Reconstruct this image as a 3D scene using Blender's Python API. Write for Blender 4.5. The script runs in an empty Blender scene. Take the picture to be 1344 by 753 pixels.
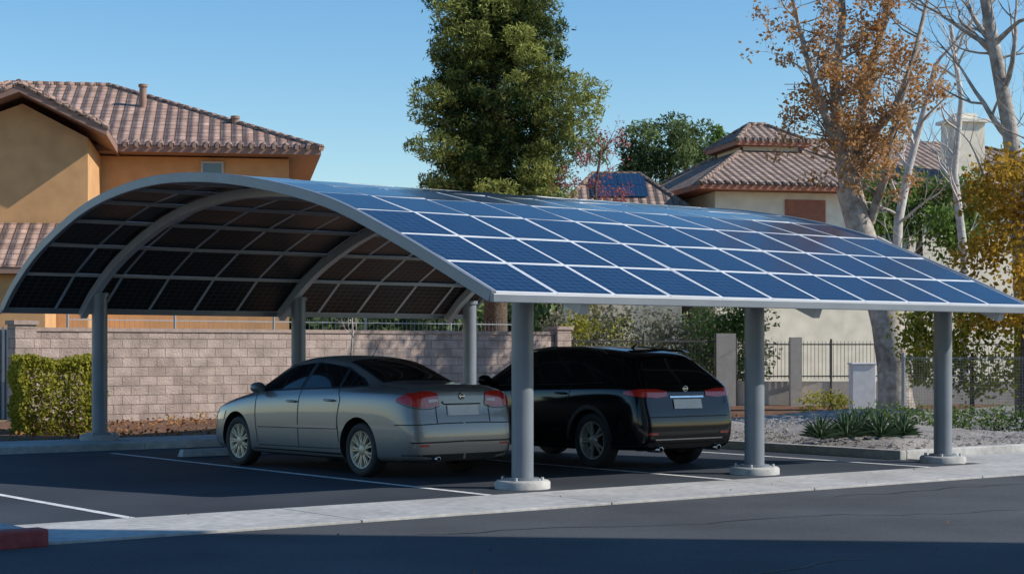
import bpy, bmesh, math, random
import numpy as np
from mathutils import Vector, Matrix
from mathutils.bvhtree import BVHTree
random.seed(7); rng=np.random.default_rng(11)
scene=bpy.context.scene
RAD=math.radians

# ------------------------------------------------------------------ materials
def nt(m): return m.node_tree.nodes, m.node_tree.links
def base_mat(name):
    m=bpy.data.materials.new(name); m.use_nodes=True
    b=m.node_tree.nodes['Principled BSDF']; return m,b
def coords(m,kind='Object',scale=None):
    n,l=nt(m); tc=n.new('ShaderNodeTexCoord'); return tc.outputs[kind]
def pm(name,c1,c2,scale=5,rough=.8,bump=0.,metal=0.,big=None,coord='Object',fine=None,spec=.5,coat=0.,rvar=0.,bscale=None):
    m,b=base_mat(name); n,l=nt(m); co=coords(m,coord)
    tx=n.new('ShaderNodeTexNoise'); tx.inputs['Scale'].default_value=scale; tx.inputs['Detail'].default_value=6
    l.new(co,tx.inputs['Vector'])
    r=n.new('ShaderNodeValToRGB'); r.color_ramp.elements[0].position=.32; r.color_ramp.elements[1].position=.68
    r.color_ramp.elements[0].color=(*c1,1); r.color_ramp.elements[1].color=(*c2,1)
    l.new(tx.outputs['Fac'],r.inputs['Fac']); out=r.outputs['Color']
    if big:
        t2=n.new('ShaderNodeTexNoise'); t2.inputs['Scale'].default_value=big[0]; t2.inputs['Detail'].default_value=4; l.new(co,t2.inputs['Vector'])
        mr=n.new('ShaderNodeMapRange'); mr.inputs[1].default_value=.3; mr.inputs[2].default_value=.7; mr.inputs[3].default_value=1-big[1]; mr.inputs[4].default_value=1+big[1]
        l.new(t2.outputs['Fac'],mr.inputs[0])
        mx=n.new('ShaderNodeMix'); mx.data_type='RGBA'; mx.blend_type='MULTIPLY'; mx.inputs[0].default_value=1
        l.new(out,mx.inputs[6]); l.new(mr.outputs[0],mx.inputs[7]); out=mx.outputs[2]
    l.new(out,b.inputs['Base Color'])
    b.inputs['Roughness'].default_value=rough; b.inputs['Metallic'].default_value=metal
    b.inputs['Specular IOR Level'].default_value=spec; b.inputs['Coat Weight'].default_value=coat
    b.inputs['Coat Roughness'].default_value=.04
    if bump:
        t3=n.new('ShaderNodeTexNoise'); t3.inputs['Scale'].default_value=bscale or scale*3; t3.inputs['Detail'].default_value=5; l.new(co,t3.inputs['Vector'])
        bp=n.new('ShaderNodeBump'); bp.inputs['Strength'].default_value=bump; bp.inputs['Distance'].default_value=.02
        l.new(t3.outputs['Fac'],bp.inputs['Height']); l.new(bp.outputs['Normal'],b.inputs['Normal'])
    return m
def brick_mat(name,c1,c2,cm,w,h,mort,rough=.85,bump=.5,offset=.5,wave=0.,dist=.01,spec=.3,noise=.25):
    m,b=base_mat(name); n,l=nt(m); co=coords(m,'UV')
    br=n.new('ShaderNodeTexBrick'); l.new(co,br.inputs['Vector'])
    br.offset=offset; br.inputs['Scale'].default_value=1; br.inputs['Brick Width'].default_value=w; br.inputs['Row Height'].default_value=h
    br.inputs['Mortar Size'].default_value=mort; br.inputs['Mortar Smooth'].default_value=.2
    br.inputs['Color1'].default_value=(*c1,1); br.inputs['Color2'].default_value=(*c2,1); br.inputs['Mortar'].default_value=(*cm,1)
    tx=n.new('ShaderNodeTexNoise'); tx.inputs['Scale'].default_value=3; tx.inputs['Detail'].default_value=6; l.new(co,tx.inputs['Vector'])
    mr=n.new('ShaderNodeMapRange'); mr.inputs[1].default_value=.3; mr.inputs[2].default_value=.7; mr.inputs[3].default_value=1-noise; mr.inputs[4].default_value=1+noise
    l.new(tx.outputs['Fac'],mr.inputs[0])
    mx=n.new('ShaderNodeMix'); mx.data_type='RGBA'; mx.blend_type='MULTIPLY'; mx.inputs[0].default_value=1
    l.new(br.outputs['Color'],mx.inputs[6]); l.new(mr.outputs[0],mx.inputs[7]); l.new(mx.outputs[2],b.inputs['Base Color'])
    b.inputs['Roughness'].default_value=rough; b.inputs['Specular IOR Level'].default_value=spec
    t3=n.new('ShaderNodeTexNoise'); t3.inputs['Scale'].default_value=25; l.new(co,t3.inputs['Vector'])
    ma=n.new('ShaderNodeMath'); ma.operation='MULTIPLY_ADD'; ma.inputs[1].default_value=-1.5; l.new(br.outputs['Fac'],ma.inputs[0]); l.new(t3.outputs['Fac'],ma.inputs[2])
    hgt=ma.outputs[0]
    if wave:
        wv=n.new('ShaderNodeTexWave'); wv.bands_direction='X'; wv.inputs['Scale'].default_value=.314159/w; l.new(co,wv.inputs['Vector'])
        m2=n.new('ShaderNodeMath'); m2.operation='MULTIPLY_ADD'; m2.inputs[1].default_value=wave; l.new(wv.outputs['Fac'],m2.inputs[0]); l.new(hgt,m2.inputs[2]); hgt=m2.outputs[0]
        ws=n.new('ShaderNodeTexWave'); ws.wave_profile='SAW'; ws.bands_direction='Y'; ws.inputs['Scale'].default_value=.314159/h; l.new(co,ws.inputs['Vector'])
        m3=n.new('ShaderNodeMath'); m3.operation='MULTIPLY_ADD'; m3.inputs[1].default_value=-wave; l.new(ws.outputs['Fac'],m3.inputs[0]); l.new(hgt,m3.inputs[2]); hgt=m3.outputs[0]
    bp=n.new('ShaderNodeBump'); bp.inputs['Strength'].default_value=bump; bp.inputs['Distance'].default_value=dist
    l.new(hgt,bp.inputs['Height']); l.new(bp.outputs['Normal'],b.inputs['Normal'])
    return m
def leaf_mat(name,dark,light,trans=.3):
    m=bpy.data.materials.new(name); m.use_nodes=True; n,l=nt(m); n.clear()
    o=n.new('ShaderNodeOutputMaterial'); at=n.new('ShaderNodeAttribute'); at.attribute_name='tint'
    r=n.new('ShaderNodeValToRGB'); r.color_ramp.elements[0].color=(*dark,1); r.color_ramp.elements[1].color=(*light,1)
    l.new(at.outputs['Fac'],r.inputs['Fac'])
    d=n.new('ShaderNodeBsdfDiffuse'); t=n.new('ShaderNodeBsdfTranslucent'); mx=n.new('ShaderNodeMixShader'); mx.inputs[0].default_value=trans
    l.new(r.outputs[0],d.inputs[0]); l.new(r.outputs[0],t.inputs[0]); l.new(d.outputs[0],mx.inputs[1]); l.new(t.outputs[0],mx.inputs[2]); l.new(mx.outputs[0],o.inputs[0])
    return m
def simple(name,c,rough=.5,metal=0.,spec=.5,coat=0.,var=.08):
    c1=tuple(x*(1-var) for x in c); c2=tuple(min(1,x*(1+var)) for x in c)
    return pm(name,c1,c2,6,rough,0,metal,spec=spec,coat=coat)

# ------------------------------------------------------------------ mesh builder
class MB:
    def __init__(s): s.V=[];s.F=[];s.M=[];s.S=[];s.UV={}
    def add(s,vs,fs,m=0,sm=False,uv=None):
        o=len(s.V); s.V+= [tuple(v) for v in vs]
        for k,f in enumerate(fs):
            if uv is not None: s.UV[len(s.F)]=uv[k]
            s.F.append([o+i for i in f]); s.M.append(m); s.S.append(sm)
    def box(s,x0,x1,y0,y1,z0,z1,m=0,mat=None):
        vs=[Vector(p) for p in [(x0,y0,z0),(x1,y0,z0),(x1,y1,z0),(x0,y1,z0),(x0,y0,z1),(x1,y0,z1),(x1,y1,z1),(x0,y1,z1)]]
        if mat: vs=[mat@v for v in vs]
        s.add(vs,[(3,2,1,0),(4,5,6,7),(0,1,5,4),(1,2,6,5),(2,3,7,6),(3,0,4,7)],m)
    def beam(s,a,b,w,h,m=0):
        a=Vector(a);b=Vector(b);d=(b-a);L=d.length;q=d.to_track_quat('Y','Z').to_matrix().to_4x4()
        s.box(-w/2,w/2,0,L,-h/2,h/2,m,Matrix.Translation(a)@q)
    def tube(s,pts,rs,n=8,m=0,caps=True,sm=True):
        pts=[Vector(p) for p in pts]; rings=[]
        ref=Vector((0.31,.17,.93))
        for i,p in enumerate(pts):
            d=(pts[min(i+1,len(pts)-1)]-pts[max(i-1,0)]).normalized()
            r_=ref if abs(d.dot(ref))<.95 else Vector((1,0,0))
            t=d.cross(r_).normalized(); b=d.cross(t)
            rings.append([p+(t*math.cos(2*math.pi*k/n)+b*math.sin(2*math.pi*k/n))*rs[i] for k in range(n)])
        vs=[v for r in rings for v in r]; fs=[]
        for i in range(len(pts)-1):
            for k in range(n):
                a=i*n+k; b2=i*n+(k+1)%n; fs.append((a,b2,b2+n,a+n))
        s.add(vs,fs,m,sm)
        if caps:
            s.add(rings[0],[tuple(range(n))[::-1]],m); s.add(rings[-1],[tuple(range(n))],m)
    def lathe(s,prof,n=32,m=0,mat=Matrix.Identity(4),sm=True,axis='Z'):
        vs=[];fs=[]
        for r,z in prof:
            for k in range(n):
                a=2*math.pi*k/n; vs.append(mat@Vector((r*math.cos(a),r*math.sin(a),z)))
        for i in range(len(prof)-1):
            for k in range(n):
                a=i*n+k;b=i*n+(k+1)%n; fs.append((a,b,b+n,a+n))
        s.add(vs,fs,m,sm)
    def obj(s,name,mats,parent=None,mw=None,uv=True,bevel=0,tag=True):
        me=bpy.data.meshes.new(name); me.from_pydata(s.V,[],s.F); 
        for mt in mats: me.materials.append(mt)
        me.polygons.foreach_set('material_index',s.M); me.polygons.foreach_set('use_smooth',s.S)
        if uv:
            ul=me.uv_layers.new(name='UVMap'); Z=Vector((0,0,1))
            for p in me.polygons:
                if p.index in s.UV:
                    for li,c in zip(p.loop_indices,s.UV[p.index]): ul.data[li].uv=c
                    continue
                nn=p.normal
                if abs(nn.z)>.97: t=Vector((1,0,0)); q=Vector((0,1,0))
                else: t=Z.cross(nn).normalized(); q=nn.cross(t)
                for li in p.loop_indices:
                    v=me.vertices[me.loops[li].vertex_index].co; ul.data[li].uv=(v.dot(t),v.dot(q))
        me.update(); o=bpy.data.objects.new(name,me); scene.collection.objects.link(o)
        if mw is not None and parent is None: o.matrix_world=mw
        if parent is not None: o.parent=parent
        if bevel:
            md=o.modifiers.new('bev','BEVEL'); md.width=bevel; md.segments=2; md.limit_method='ANGLE'
        return o
def empty(name,mw=None):
    e=bpy.data.objects.new(name,None); scene.collection.objects.link(e)
    if mw is not None: e.matrix_world=mw
    return e

# ------------------------------------------------------------------ site frame
SM=Matrix.Translation((.138,19.5,0))@Matrix.Rotation(RAD(37.5),4,'Z')

asphalt=pm('asphalt',(.048,.051,.056),(.086,.089,.094),60,.88,.35,big=(.5,.26),bscale=120,spec=.3)
asphalt_lot=pm('asphalt_shade_tone',(.030,.037,.047),(.050,.058,.071),50,.8,.35,big=(.4,.32),bscale=110,spec=.3)  # lot asphalt made darker and bluer, shade on the lot put into its colour
conc=pm('concrete',(.34,.335,.32),(.47,.46,.44),9,.9,.25,big=(.8,.2),bscale=60,spec=.2)
white_paint=pm('road_paint',(.5,.5,.5),(.78,.78,.77),14,.8,0,big=(3,.2))
red_paint=pm('red_kerb_paint',(.25,.04,.04),(.38,.08,.07),12,.8,0)
mulch=pm('mulch',(.10,.05,.03),(.26,.145,.09),26,.95,1.,big=(1.5,.3),bscale=40,spec=.1)
gravel=pm('gravel',(.17,.155,.14),(.42,.39,.36),34,.95,1.,big=(1.2,.2),bscale=50,spec=.1)
soil=pm('dry_ground',(.16,.125,.085),(.28,.23,.16),1.5,.95,.4,big=(.1,.2),spec=.1)
steel=pm('painted_steel',(.16,.185,.215),(.19,.215,.245),3,.42,0,metal=.0,big=(1,.06),coat=.1)
steel_l=pm('light_steel',(.40,.42,.44),(.46,.48,.50),3,.4,0,metal=.1)
alu=pm('panel_frame',(.78,.80,.82),(.84,.86,.88),4,.35,0,metal=.0)
alu_d=pm('purlin_steel',(.36,.37,.38),(.42,.43,.44),4,.45,0)

# ------------------------------------------------------------------ ground
g=MB(); g.add([(-400,-100,-.03),(400,-100,-.03),(400,900,-.03),(-400,900,-.03)],[(0,1,2,3)])
g.obj('ground',[soil])
r=MB(); r.add([(-80,-50,-.012),(80,-50,-.012),(80,-2.1,-.012),(-80,-2.1,-.012)],[(0,1,2,3)]); r.obj('road',[asphalt],mw=SM)
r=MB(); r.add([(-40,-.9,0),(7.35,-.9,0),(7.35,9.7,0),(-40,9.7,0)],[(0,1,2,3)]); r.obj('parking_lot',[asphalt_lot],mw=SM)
st=MB(); u=-6.5
while u<60:
    st.box(u,u+2.985,-2.1,-.62,-.02,.012); u+=3.0
st.box(7.5,60,-.615,.72,-.02,.010)
st.obj('concrete_walkway',[conc],mw=SM,bevel=.006)
kb=MB(); kb.box(-30,-6.52,-2.2,-2.0,-.02,.13,0); kb.box(-30,-6.55,-1.99,-.7,-.02,.11,1); 
kb.obj('red_kerb',[red_paint,conc],mw=SM,bevel=.02)
pl=MB()
def line(u0,v0,v1,w=.1):
    n=14
    for i in range(n):
        a=v0+(v1-v0)*i/n; b=v0+(v1-v0)*(i+1)/n
        pl.add([(u0,a,.004),(u0+w,a,.004),(u0+w,b,.004),(u0,b,.004)],[(0,1,2,3)])
for uu in (-5.1,-.95,2.65,6.35): line(uu,-.6,9.0)
pl.obj('parking_lines',[white_paint],mw=SM)
# tar-filled cracks in the road
ck=MB(); tar=simple('crack_sealant',(.018,.018,.02),.5)
for (x,y,a,n_) in ((3,-5.2,2.9,26),(-2,-6.8,3.05,34),(10,-3.4,3.0,30),(6,-8.0,3.4,20)):
    p=Vector((x,y,-.008))
    for i in range(n_):
        a2=a+random.gauss(0,.35); q=p+Vector((math.cos(a2),math.sin(a2),0))*.28; s_=Vector((-math.sin(a2),math.cos(a2),0))*random.uniform(.006,.013)
        ck.add([p-s_,q-s_,q+s_,p+s_],[(0,1,2,3)]); p=q
ck.obj('road_cracks',[tar],mw=SM)
sw=MB(); u=-30
while u<8:
    sw.box(u,min(u+2.49,7.3),9.72,11.3,-.02,.11); u+=2.5
sw.obj('sidewalk',[conc],mw=SM,bevel=.015)
kb=MB(); kb.box(7.36,7.5,.74,18,-.02,.13); kb.box(7.505,60,.74,.88,-.02,.13); kb.obj('planter_kerb',[conc],mw=SM,bevel=.02)
def bed(name,u0,u1,v0,v1,nu,nv,amp,mat,base=.06,mw=SM):
    b=MB();vs=[];fs=[]
    for j in range(nv+1):
        for i in range(nu+1):
            x=u0+(u1-u0)*i/nu; y=v0+(v1-v0)*j/nv
            e=min(i,nu-i,j,nv-j); k=min(1,e/4.)
            z=base+k*(amp*(math.sin(x*.9+1.3*math.sin(y*.5))*math.cos(y*.7)+.6)+amp*.25*random.random())
            vs.append((x,y,z))
    for j in range(nv):
        for i in range(nu):
            a=j*(nu+1)+i; fs.append((a,a+1,a+nu+2,a+nu+1))
    b.add(vs,fs,0,True); return b.obj(name,[mat],mw=mw,uv=False)
bed('mulch_bed',-30,30,11.3,18.8,220,40,.05,mulch,.05)
bed('gravel_bed',7.5,40,.88,11.3,200,70,.14,gravel,.07)
def stones(name,n,u0,u1,v0,v1,z,s0,s1,mat):
    c=rng.random((n,3)); c[:,0]=u0+(u1-u0)*c[:,0]; c[:,1]=v0+(v1-v0)*c[:,1]; c[:,2]=z+c[:,2]*.12
    s=rng.uniform(s0,s1,(n,1))
    base=np.array([(1,0,0),(0,1,0),(-1,0,0),(0,-1,0),(0,0,.7),(0,0,-.7)],float)
    V=(c[:,None,:]+base[None]*s[:,None,:]*rng.uniform(.6,1.2,(n,6,1))).reshape(-1,3)
    f=np.array([(0,1,4),(1,2,4),(2,3,4),(3,0,4)]); F=(np.arange(n)[:,None,None]*6+f[None]).reshape(-1,3)
    me=bpy.data.meshes.new(name); me.from_pydata(V.tolist(),[],F.tolist()); me.materials.append(mat)
    o=bpy.data.objects.new(name,me); scene.collection.objects.link(o); o.matrix_world=SM; return o
stones('gravel_stones',9000,7.6,26,.95,9,.08,.02,.06,gravel)

# ------------------------------------------------------------------ foliage helpers
def leaves_obj(name,P,size,tint,mat,parent=None,aspect=.55,up=0.):
    n=len(P); 
    d=rng.normal(size=(n,3)); d[:,2]+=up; d/=np.linalg.norm(d,axis=1,keepdims=True)
    e=rng.normal(size=(n,3)); e-= (e*d).sum(1,keepdims=True)*d; e/=np.linalg.norm(e,axis=1,keepdims=True)
    s=np.asarray(size).reshape(-1,1) if np.ndim(size) else np.full((n,1),size)
    a=d*s; b=e*s*aspect
    V=np.stack([P-a,P+b*1.0-a*.1,P+a,P-b-a*.1],1).reshape(-1,3)
    me=bpy.data.meshes.new(name); me.vertices.add(4*n); me.vertices.foreach_set('co',V.ravel().astype(np.float32))
    me.loops.add(4*n); me.loops.foreach_set('vertex_index',np.arange(4*n,dtype=np.int32))
    me.polygons.add(n); me.polygons.foreach_set('loop_start',np.arange(0,4*n,4,dtype=np.int32)); me.polygons.foreach_set('loop_total',np.full(n,4,dtype=np.int32))
    me.update(calc_edges=True); at=me.attributes.new('tint','FLOAT','FACE'); at.data.foreach_set('value',np.clip(tint,0,1).astype(np.float32))
    me.materials.append(mat); o=bpy.data.objects.new(name,me); scene.collection.objects.link(o)
    if parent: o.parent=parent
    return o
def clump_points(clumps,dens,fill=.45):
    Ps=[];Ts=[]
    for c,r,t in clumps:
        r=np.array(r if np.ndim(r) else (r,r,r),float); n=int(dens*(r.mean()**2))
        d=rng.normal(size=(n,3)); d/=np.linalg.norm(d,axis=1,keepdims=True)
        rad=rng.uniform(fill**3,1.0,(n,1))**(1/3.)
        ph=rng.uniform(0,6,3); bumpy=1+.16*np.sin(d[:,:1]*7+ph[0])+.14*np.sin(d[:,1:2]*8+ph[1])+.1*np.sin(d[:,2:]*9+ph[2])
        rad*=bumpy
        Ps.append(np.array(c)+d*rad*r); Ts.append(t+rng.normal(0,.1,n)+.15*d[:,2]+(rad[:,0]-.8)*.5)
    return np.concatenate(Ps),np.concatenate(Ts)
def grow(mb,p,d,L,r,depth,tips,curl=.25,nseg=5,nch=3,m=0,spread=.6,grav=0.,shrink=.62):
    p=Vector(p);d=Vector(d).normalized(); pts=[p.copy()];rs=[r]
    for i in range(nseg):
        d=(d+Vector((random.gauss(0,curl),random.gauss(0,curl),random.gauss(0,curl)+grav))*.5).normalized()
        p=p+d*(L/nseg); pts.append(p.copy()); rs.append(r*(1-.55*(i+1)/nseg))
    mb.tube(pts,rs,8 if r>.1 else (5 if r>.02 else 3),m,caps=False)
    if depth<=0: tips.append((p.copy(),d.copy())); return
    for i in range(nch):
        k=random.randint(max(1,nseg//3),nseg); q=pts[k]
        a=Vector((random.gauss(0,1),random.gauss(0,1),random.gauss(0,.6)+.3)).normalized()
        nd=(d*(1-spread)+a*spread).normalized()
        grow(mb,q,nd,L*shrink*random.uniform(.8,1.15),rs[k]*.6,depth-1,tips,curl,max(3,nseg-1),nch,m,spread,grav,shrink)
    if depth>0: grow(mb,pts[-1],d,L*shrink,rs[-1]*.9,depth-1,tips,curl,max(3,nseg-1),nch,m,spread,grav,shrink)

bark=pm('bark',(.07,.05,.035),(.17,.13,.10),14,.95,1.,bscale=30,spec=.1)
bark_pale=pm('pale_bark',(.24,.20,.165),(.46,.41,.36),7,.9,.8,big=(1.2,.35),bscale=24,spec=.1)
bark_white=pm('white_bark',(.42,.38,.34),(.6,.56,.52),9,.9,.4,big=(1.5,.25),bscale=24,spec=.1)
pine_leaf=leaf_mat('pine_needles',(.020,.045,.018),(.34,.36,.10),.25)
green_leaf=leaf_mat('green_leaves',(.05,.09,.025),(.22,.32,.08),.45)
dark_leaf=leaf_mat('dark_green_leaves',(.06,.09,.04),(.22,.28,.11),.4)
yellow_leaf=leaf_mat('yellow_leaves',(.20,.15,.02),(.62,.36,.06),.45)
orange_leaf=leaf_mat('orange_leaves',(.36,.17,.06),(.66,.40,.18),.4)
ygreen_leaf=leaf_mat('yellow_green_leaves',(.11,.12,.02),(.46,.43,.07),.45)
pink_leaf=leaf_mat('pink_leaves',(.30,.07,.07),(.55,.22,.2),.4)
grey_leaf=leaf_mat('grey_green_leaves',(.11,.12,.07),(.32,.31,.22),.3)
litter=leaf_mat('leaf_litter_mat',(.12,.05,.025),(.45,.22,.09),.1)
n=3800; P=np.zeros((n,3)); uu=rng.uniform(-12,16,n); vv=rng.uniform(11.4,18.6,n); P[:,0]=uu;P[:,1]=vv;P[:,2]=rng.uniform(.09,.125,n)
o=leaves_obj('leaf_litter',P,rng.uniform(.02,.045,n),rng.random(n),litter,aspect=.7); o.matrix_world=SM
n=40; P=np.zeros((n,3)); P[:,0]=rng.uniform(-6,14,n);P[:,1]=rng.uniform(-7,-.3,n);P[:,2]=.016
o=leaves_obj('fallen_leaves',P,rng.uniform(.01,.02,n),rng.random(n),litter,aspect=.7); o.matrix_world=SM

# ------------------------------------------------------------------ canopy
prof=[(-1.0,2.12),(.75,2.84),(2.2,3.34),(4,3.70),(5.6,3.86),(7.0,3.84),(8.43,3.62),(9.87,3.13),(10.8,2.62),(11.3,2.22)]
def catmull(pts,n=24):
    P=[2*np.array(pts[0])-np.array(pts[1])]+[np.array(p) for p in pts]+[2*np.array(pts[-1])-np.array(pts[-2])]; out=[]
    for i in range(1,len(P)-2):
        for k in range(n):
            t=k/n; a,b,c,d=P[i-1],P[i],P[i+1],P[i+2]
            out.append(.5*((2*b)+(-a+c)*t+(2*a-5*b+4*c-d)*t*t+(-a+3*b-3*c+d)*t**3))
    out.append(P[-2]); return np.array(out)
arc=catmull(prof); sl=np.concatenate([[0],np.cumsum(np.linalg.norm(np.diff(arc,axis=0),axis=1))]); SL=sl[-1]
def arcp(s):
    v=np.interp(s,sl,arc[:,0]); z=np.interp(s,sl,arc[:,1]); e=.05
    v2=np.interp(s+e,sl,arc[:,0]);z2=np.interp(s+e,sl,arc[:,1]);v1=np.interp(s-e,sl,arc[:,0]);z1=np.interp(s-e,sl,arc[:,1])
    t=Vector((0,v2-v1,z2-z1)).normalized(); nn=Vector((0,-t.z,t.y)); return Vector((0,v,z)),t,nn
SK=.5
def skew(p): return Vector((p[0]-SK*(p[1]+1)/12.3,p[1],p[2]))
def arcz(v): return float(np.interp(v,arc[:,0],arc[:,1]))
U1,U2=-1.16,7.9; NC,NR=11,14
def cellmat(name,cell,cell2,lineC,rough,coat,ls,spec=.5):
    m,b=base_mat(name); n,l=nt(m); co=coords(m,'UV')
    br=n.new('ShaderNodeTexBrick'); br.offset=0; l.new(co,br.inputs['Vector']); br.inputs['Scale'].default_value=1
    br.inputs['Brick Width'].default_value=1/6.; br.inputs['Row Height'].default_value=1/8.; br.inputs['Mortar Size'].default_value=ls; br.inputs['Mortar Smooth'].default_value=.3
    br.inputs['Color1'].default_value=(*cell,1);br.inputs['Color2'].default_value=(*cell2,1);br.inputs['Mortar'].default_value=(*lineC,1)
    l.new(br.outputs['Color'],b.inputs['Base Color']); b.inputs['Roughness'].default_value=rough; b.inputs['Coat Weight'].default_value=coat; b.inputs['Coat Roughness'].default_value=.03
    b.inputs['Specular IOR Level'].default_value=spec
    tx=n.new('ShaderNodeTexNoise'); tx.inputs['Scale'].default_value=.8; ob=coords(m,'Object'); l.new(ob,tx.inputs['Vector'])
    mr=n.new('ShaderNodeMapRange'); mr.inputs[3].default_value=rough*.6; mr.inputs[4].default_value=rough*1.5; l.new(tx.outputs['Fac'],mr.inputs[0]); l.new(mr.outputs[0],b.inputs['Roughness'])
    return m
cell_top=cellmat('solar_cells',(.007,.020,.056),(.010,.027,.074),(.05,.085,.14),.14,.0,.006,.30)
cell_bot=cellmat('solar_backsheet',(.012,.012,.013),(.018,.018,.019),(.08,.08,.08),.30,.0,.008,.18)
canopy=empty('solar_carport',SM)
top=MB(); fr=MB()
ds=SL/NR; du=(U2-U1)/NC
for j in range(NR):
    p0,t0,n0=arcp(j*ds+.006); p1,t1,n1=arcp((j+1)*ds-.006)
    T=(p1-p0).normalized(); Nn=Vector((0,-T.z,T.y)); L=(p1-p0).length
    for i in range(NC):
        ua=U1+i*du+.004; ub=U1+(i+1)*du-.004; jt=random.gauss(0,.006); jt2=random.gauss(0,.006)
        def q(u,s,h): 
            h2=h+jt*(s-L/2)+jt2*(u-(ua+ub)/2); b=p0+T*s+Nn*h2; return skew((u,b.y,b.z))
        vs=[q(ua,0,0),q(ub,0,0),q(ub,L,0),q(ua,L,0),q(ua,0,.045),q(ub,0,.045),q(ub,L,.045),q(ua,L,.045)]
        fr.add(vs,[(4,5,6,7),(0,1,5,4),(1,2,6,5),(2,3,7,6),(3,0,4,7)],0)
        fr.add(vs,[(3,2,1,0)],1)
        e=.024
        top.add([q(ua+e,e,.048),q(ub-e,e,.048),q(ub-e,L-e,.048),q(ua+e,L-e,.048)],[(0,1,2,3)],0,uv=[[(0,0),(1,0),(1,1),(0,1)]])
        top.add([q(ua+e,e,-.003),q(ub-e,e,-.003),q(ub-e,L-e,-.003),q(ua+e,L-e,-.003)],[(3,2,1,0)],1,uv=[[(0,1),(1,1),(1,0),(0,0)]])
top.obj('solar_glass',[cell_top,cell_bot],parent=canopy); fr.obj('panel_frames',[alu,steel_l],parent=canopy)
def sweep(mb,ua,ub,h0,h1,m=0,n=72,s0=0,s1=None):
    s1=SL if s1 is None else s1; vs=[];fs=[]
    for i in range(n+1):
        p,t,nn=arcp(s0+(s1-s0)*i/n)
        for (u,h) in ((ua,h0),(ub,h0),(ub,h1),(ua,h1)):
            b=p+nn*h; vs.append(skew((u,b.y,b.z)))
    for i in range(n):
        for k in range(4):
            a=i*4+k;b=i*4+(k+1)%4; fs.append((a,a+4,b+4,b))
    fs+= [(0,1,2,3),tuple(n*4+k for k in (3,2,1,0))]
    mb.add(vs,fs,m)
fm=MB()
sweep(fm,U1-.07,U1-.003,-.07,.06); sweep(fm,U2+.003,U2+.07,-.07,.06)
for uu in (0.1,3.8,7.4): sweep(fm,uu-.06,uu+.06,-.19,-.055,1)
pr=MB()
for j in range(1,NR):
    p,t,nn=arcp(j*ds); a=p+nn*-.03; pr.beam(skew((U1,a.y,a.z)),skew((U2,a.y,a.z)),.04,.045,0)
for s_ in (0,SL):
    p,t,nn=arcp(s_); a=p-Vector((0,0,.01))+t*(.03 if s_ else -.03); fm.beam(skew((U1-.07,a.y,a.z)),skew((U2+.07,a.y,a.z)),.06,.09,0)
fm.obj('arch_frame',[steel,steel_l],parent=canopy,bevel=.008); pr.obj('purlins',[alu_d],parent=canopy)
cols=MB(); foot=MB()
for v in (0,10.8):
    for uu in (0,3.7,7.4):
        u_=uu-.3*(v+1)/12.3; z0=.11 if v>5 else 0; zt=arcz(v)-.2
        cols.tube([(u_,v,z0+.09),(u_,v,zt)],[.125,.125],28)
        cols.tube([(u_,v,z0+.09),(u_,v,z0+.12)],[.19,.19],24,sm=False); cols.tube([(u_,v,zt-.0),(u_,v,zt+.06)],[.15,.15],20,sm=False)
        foot.lathe([(0.315,z0-.05),(.315,z0+.07),(.295,z0+.092),(0,z0+.094)],28,0,Matrix.Translation((u_,v,0)))
        for k in range(4):
            a=k*math.pi/2+.6; foot.tube([(u_+.235*math.cos(a),v+.235*math.sin(a),z0+.085),(u_+.235*math.cos(a),v+.235*math.sin(a),z0+.13)],[.02,.02],6,1,sm=False)
cols.obj('columns',[steel],parent=canopy); foot.obj('footings',[conc,steel_l],parent=canopy)

# ------------------------------------------------------------------ cars
rubber=pm('tyre_rubber',(.016,.016,.016),(.028,.028,.028),20,.75,.1)
black=pm('black_plastic',(.010,.010,.011),(.016,.016,.017),20,.5,.0)
glass=pm('tinted_glass',(.006,.007,.008),(.010,.011,.012),3,.04,0,spec=.5)
lampred=pm('tail_lamp_red',(.45,.015,.012),(.62,.04,.025),25,.15,0,coat=.6)
lampclr=pm('clear_lamp',(.6,.45,.42),(.75,.60,.57),25,.1,0,coat=.5)
platem=pm('plate',(.78,.79,.79),(.86,.87,.87),9,.4,0)
chrome=pm('chrome',(.5,.5,.5),(.6,.6,.6),9,.15,0,metal=1.)

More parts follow.
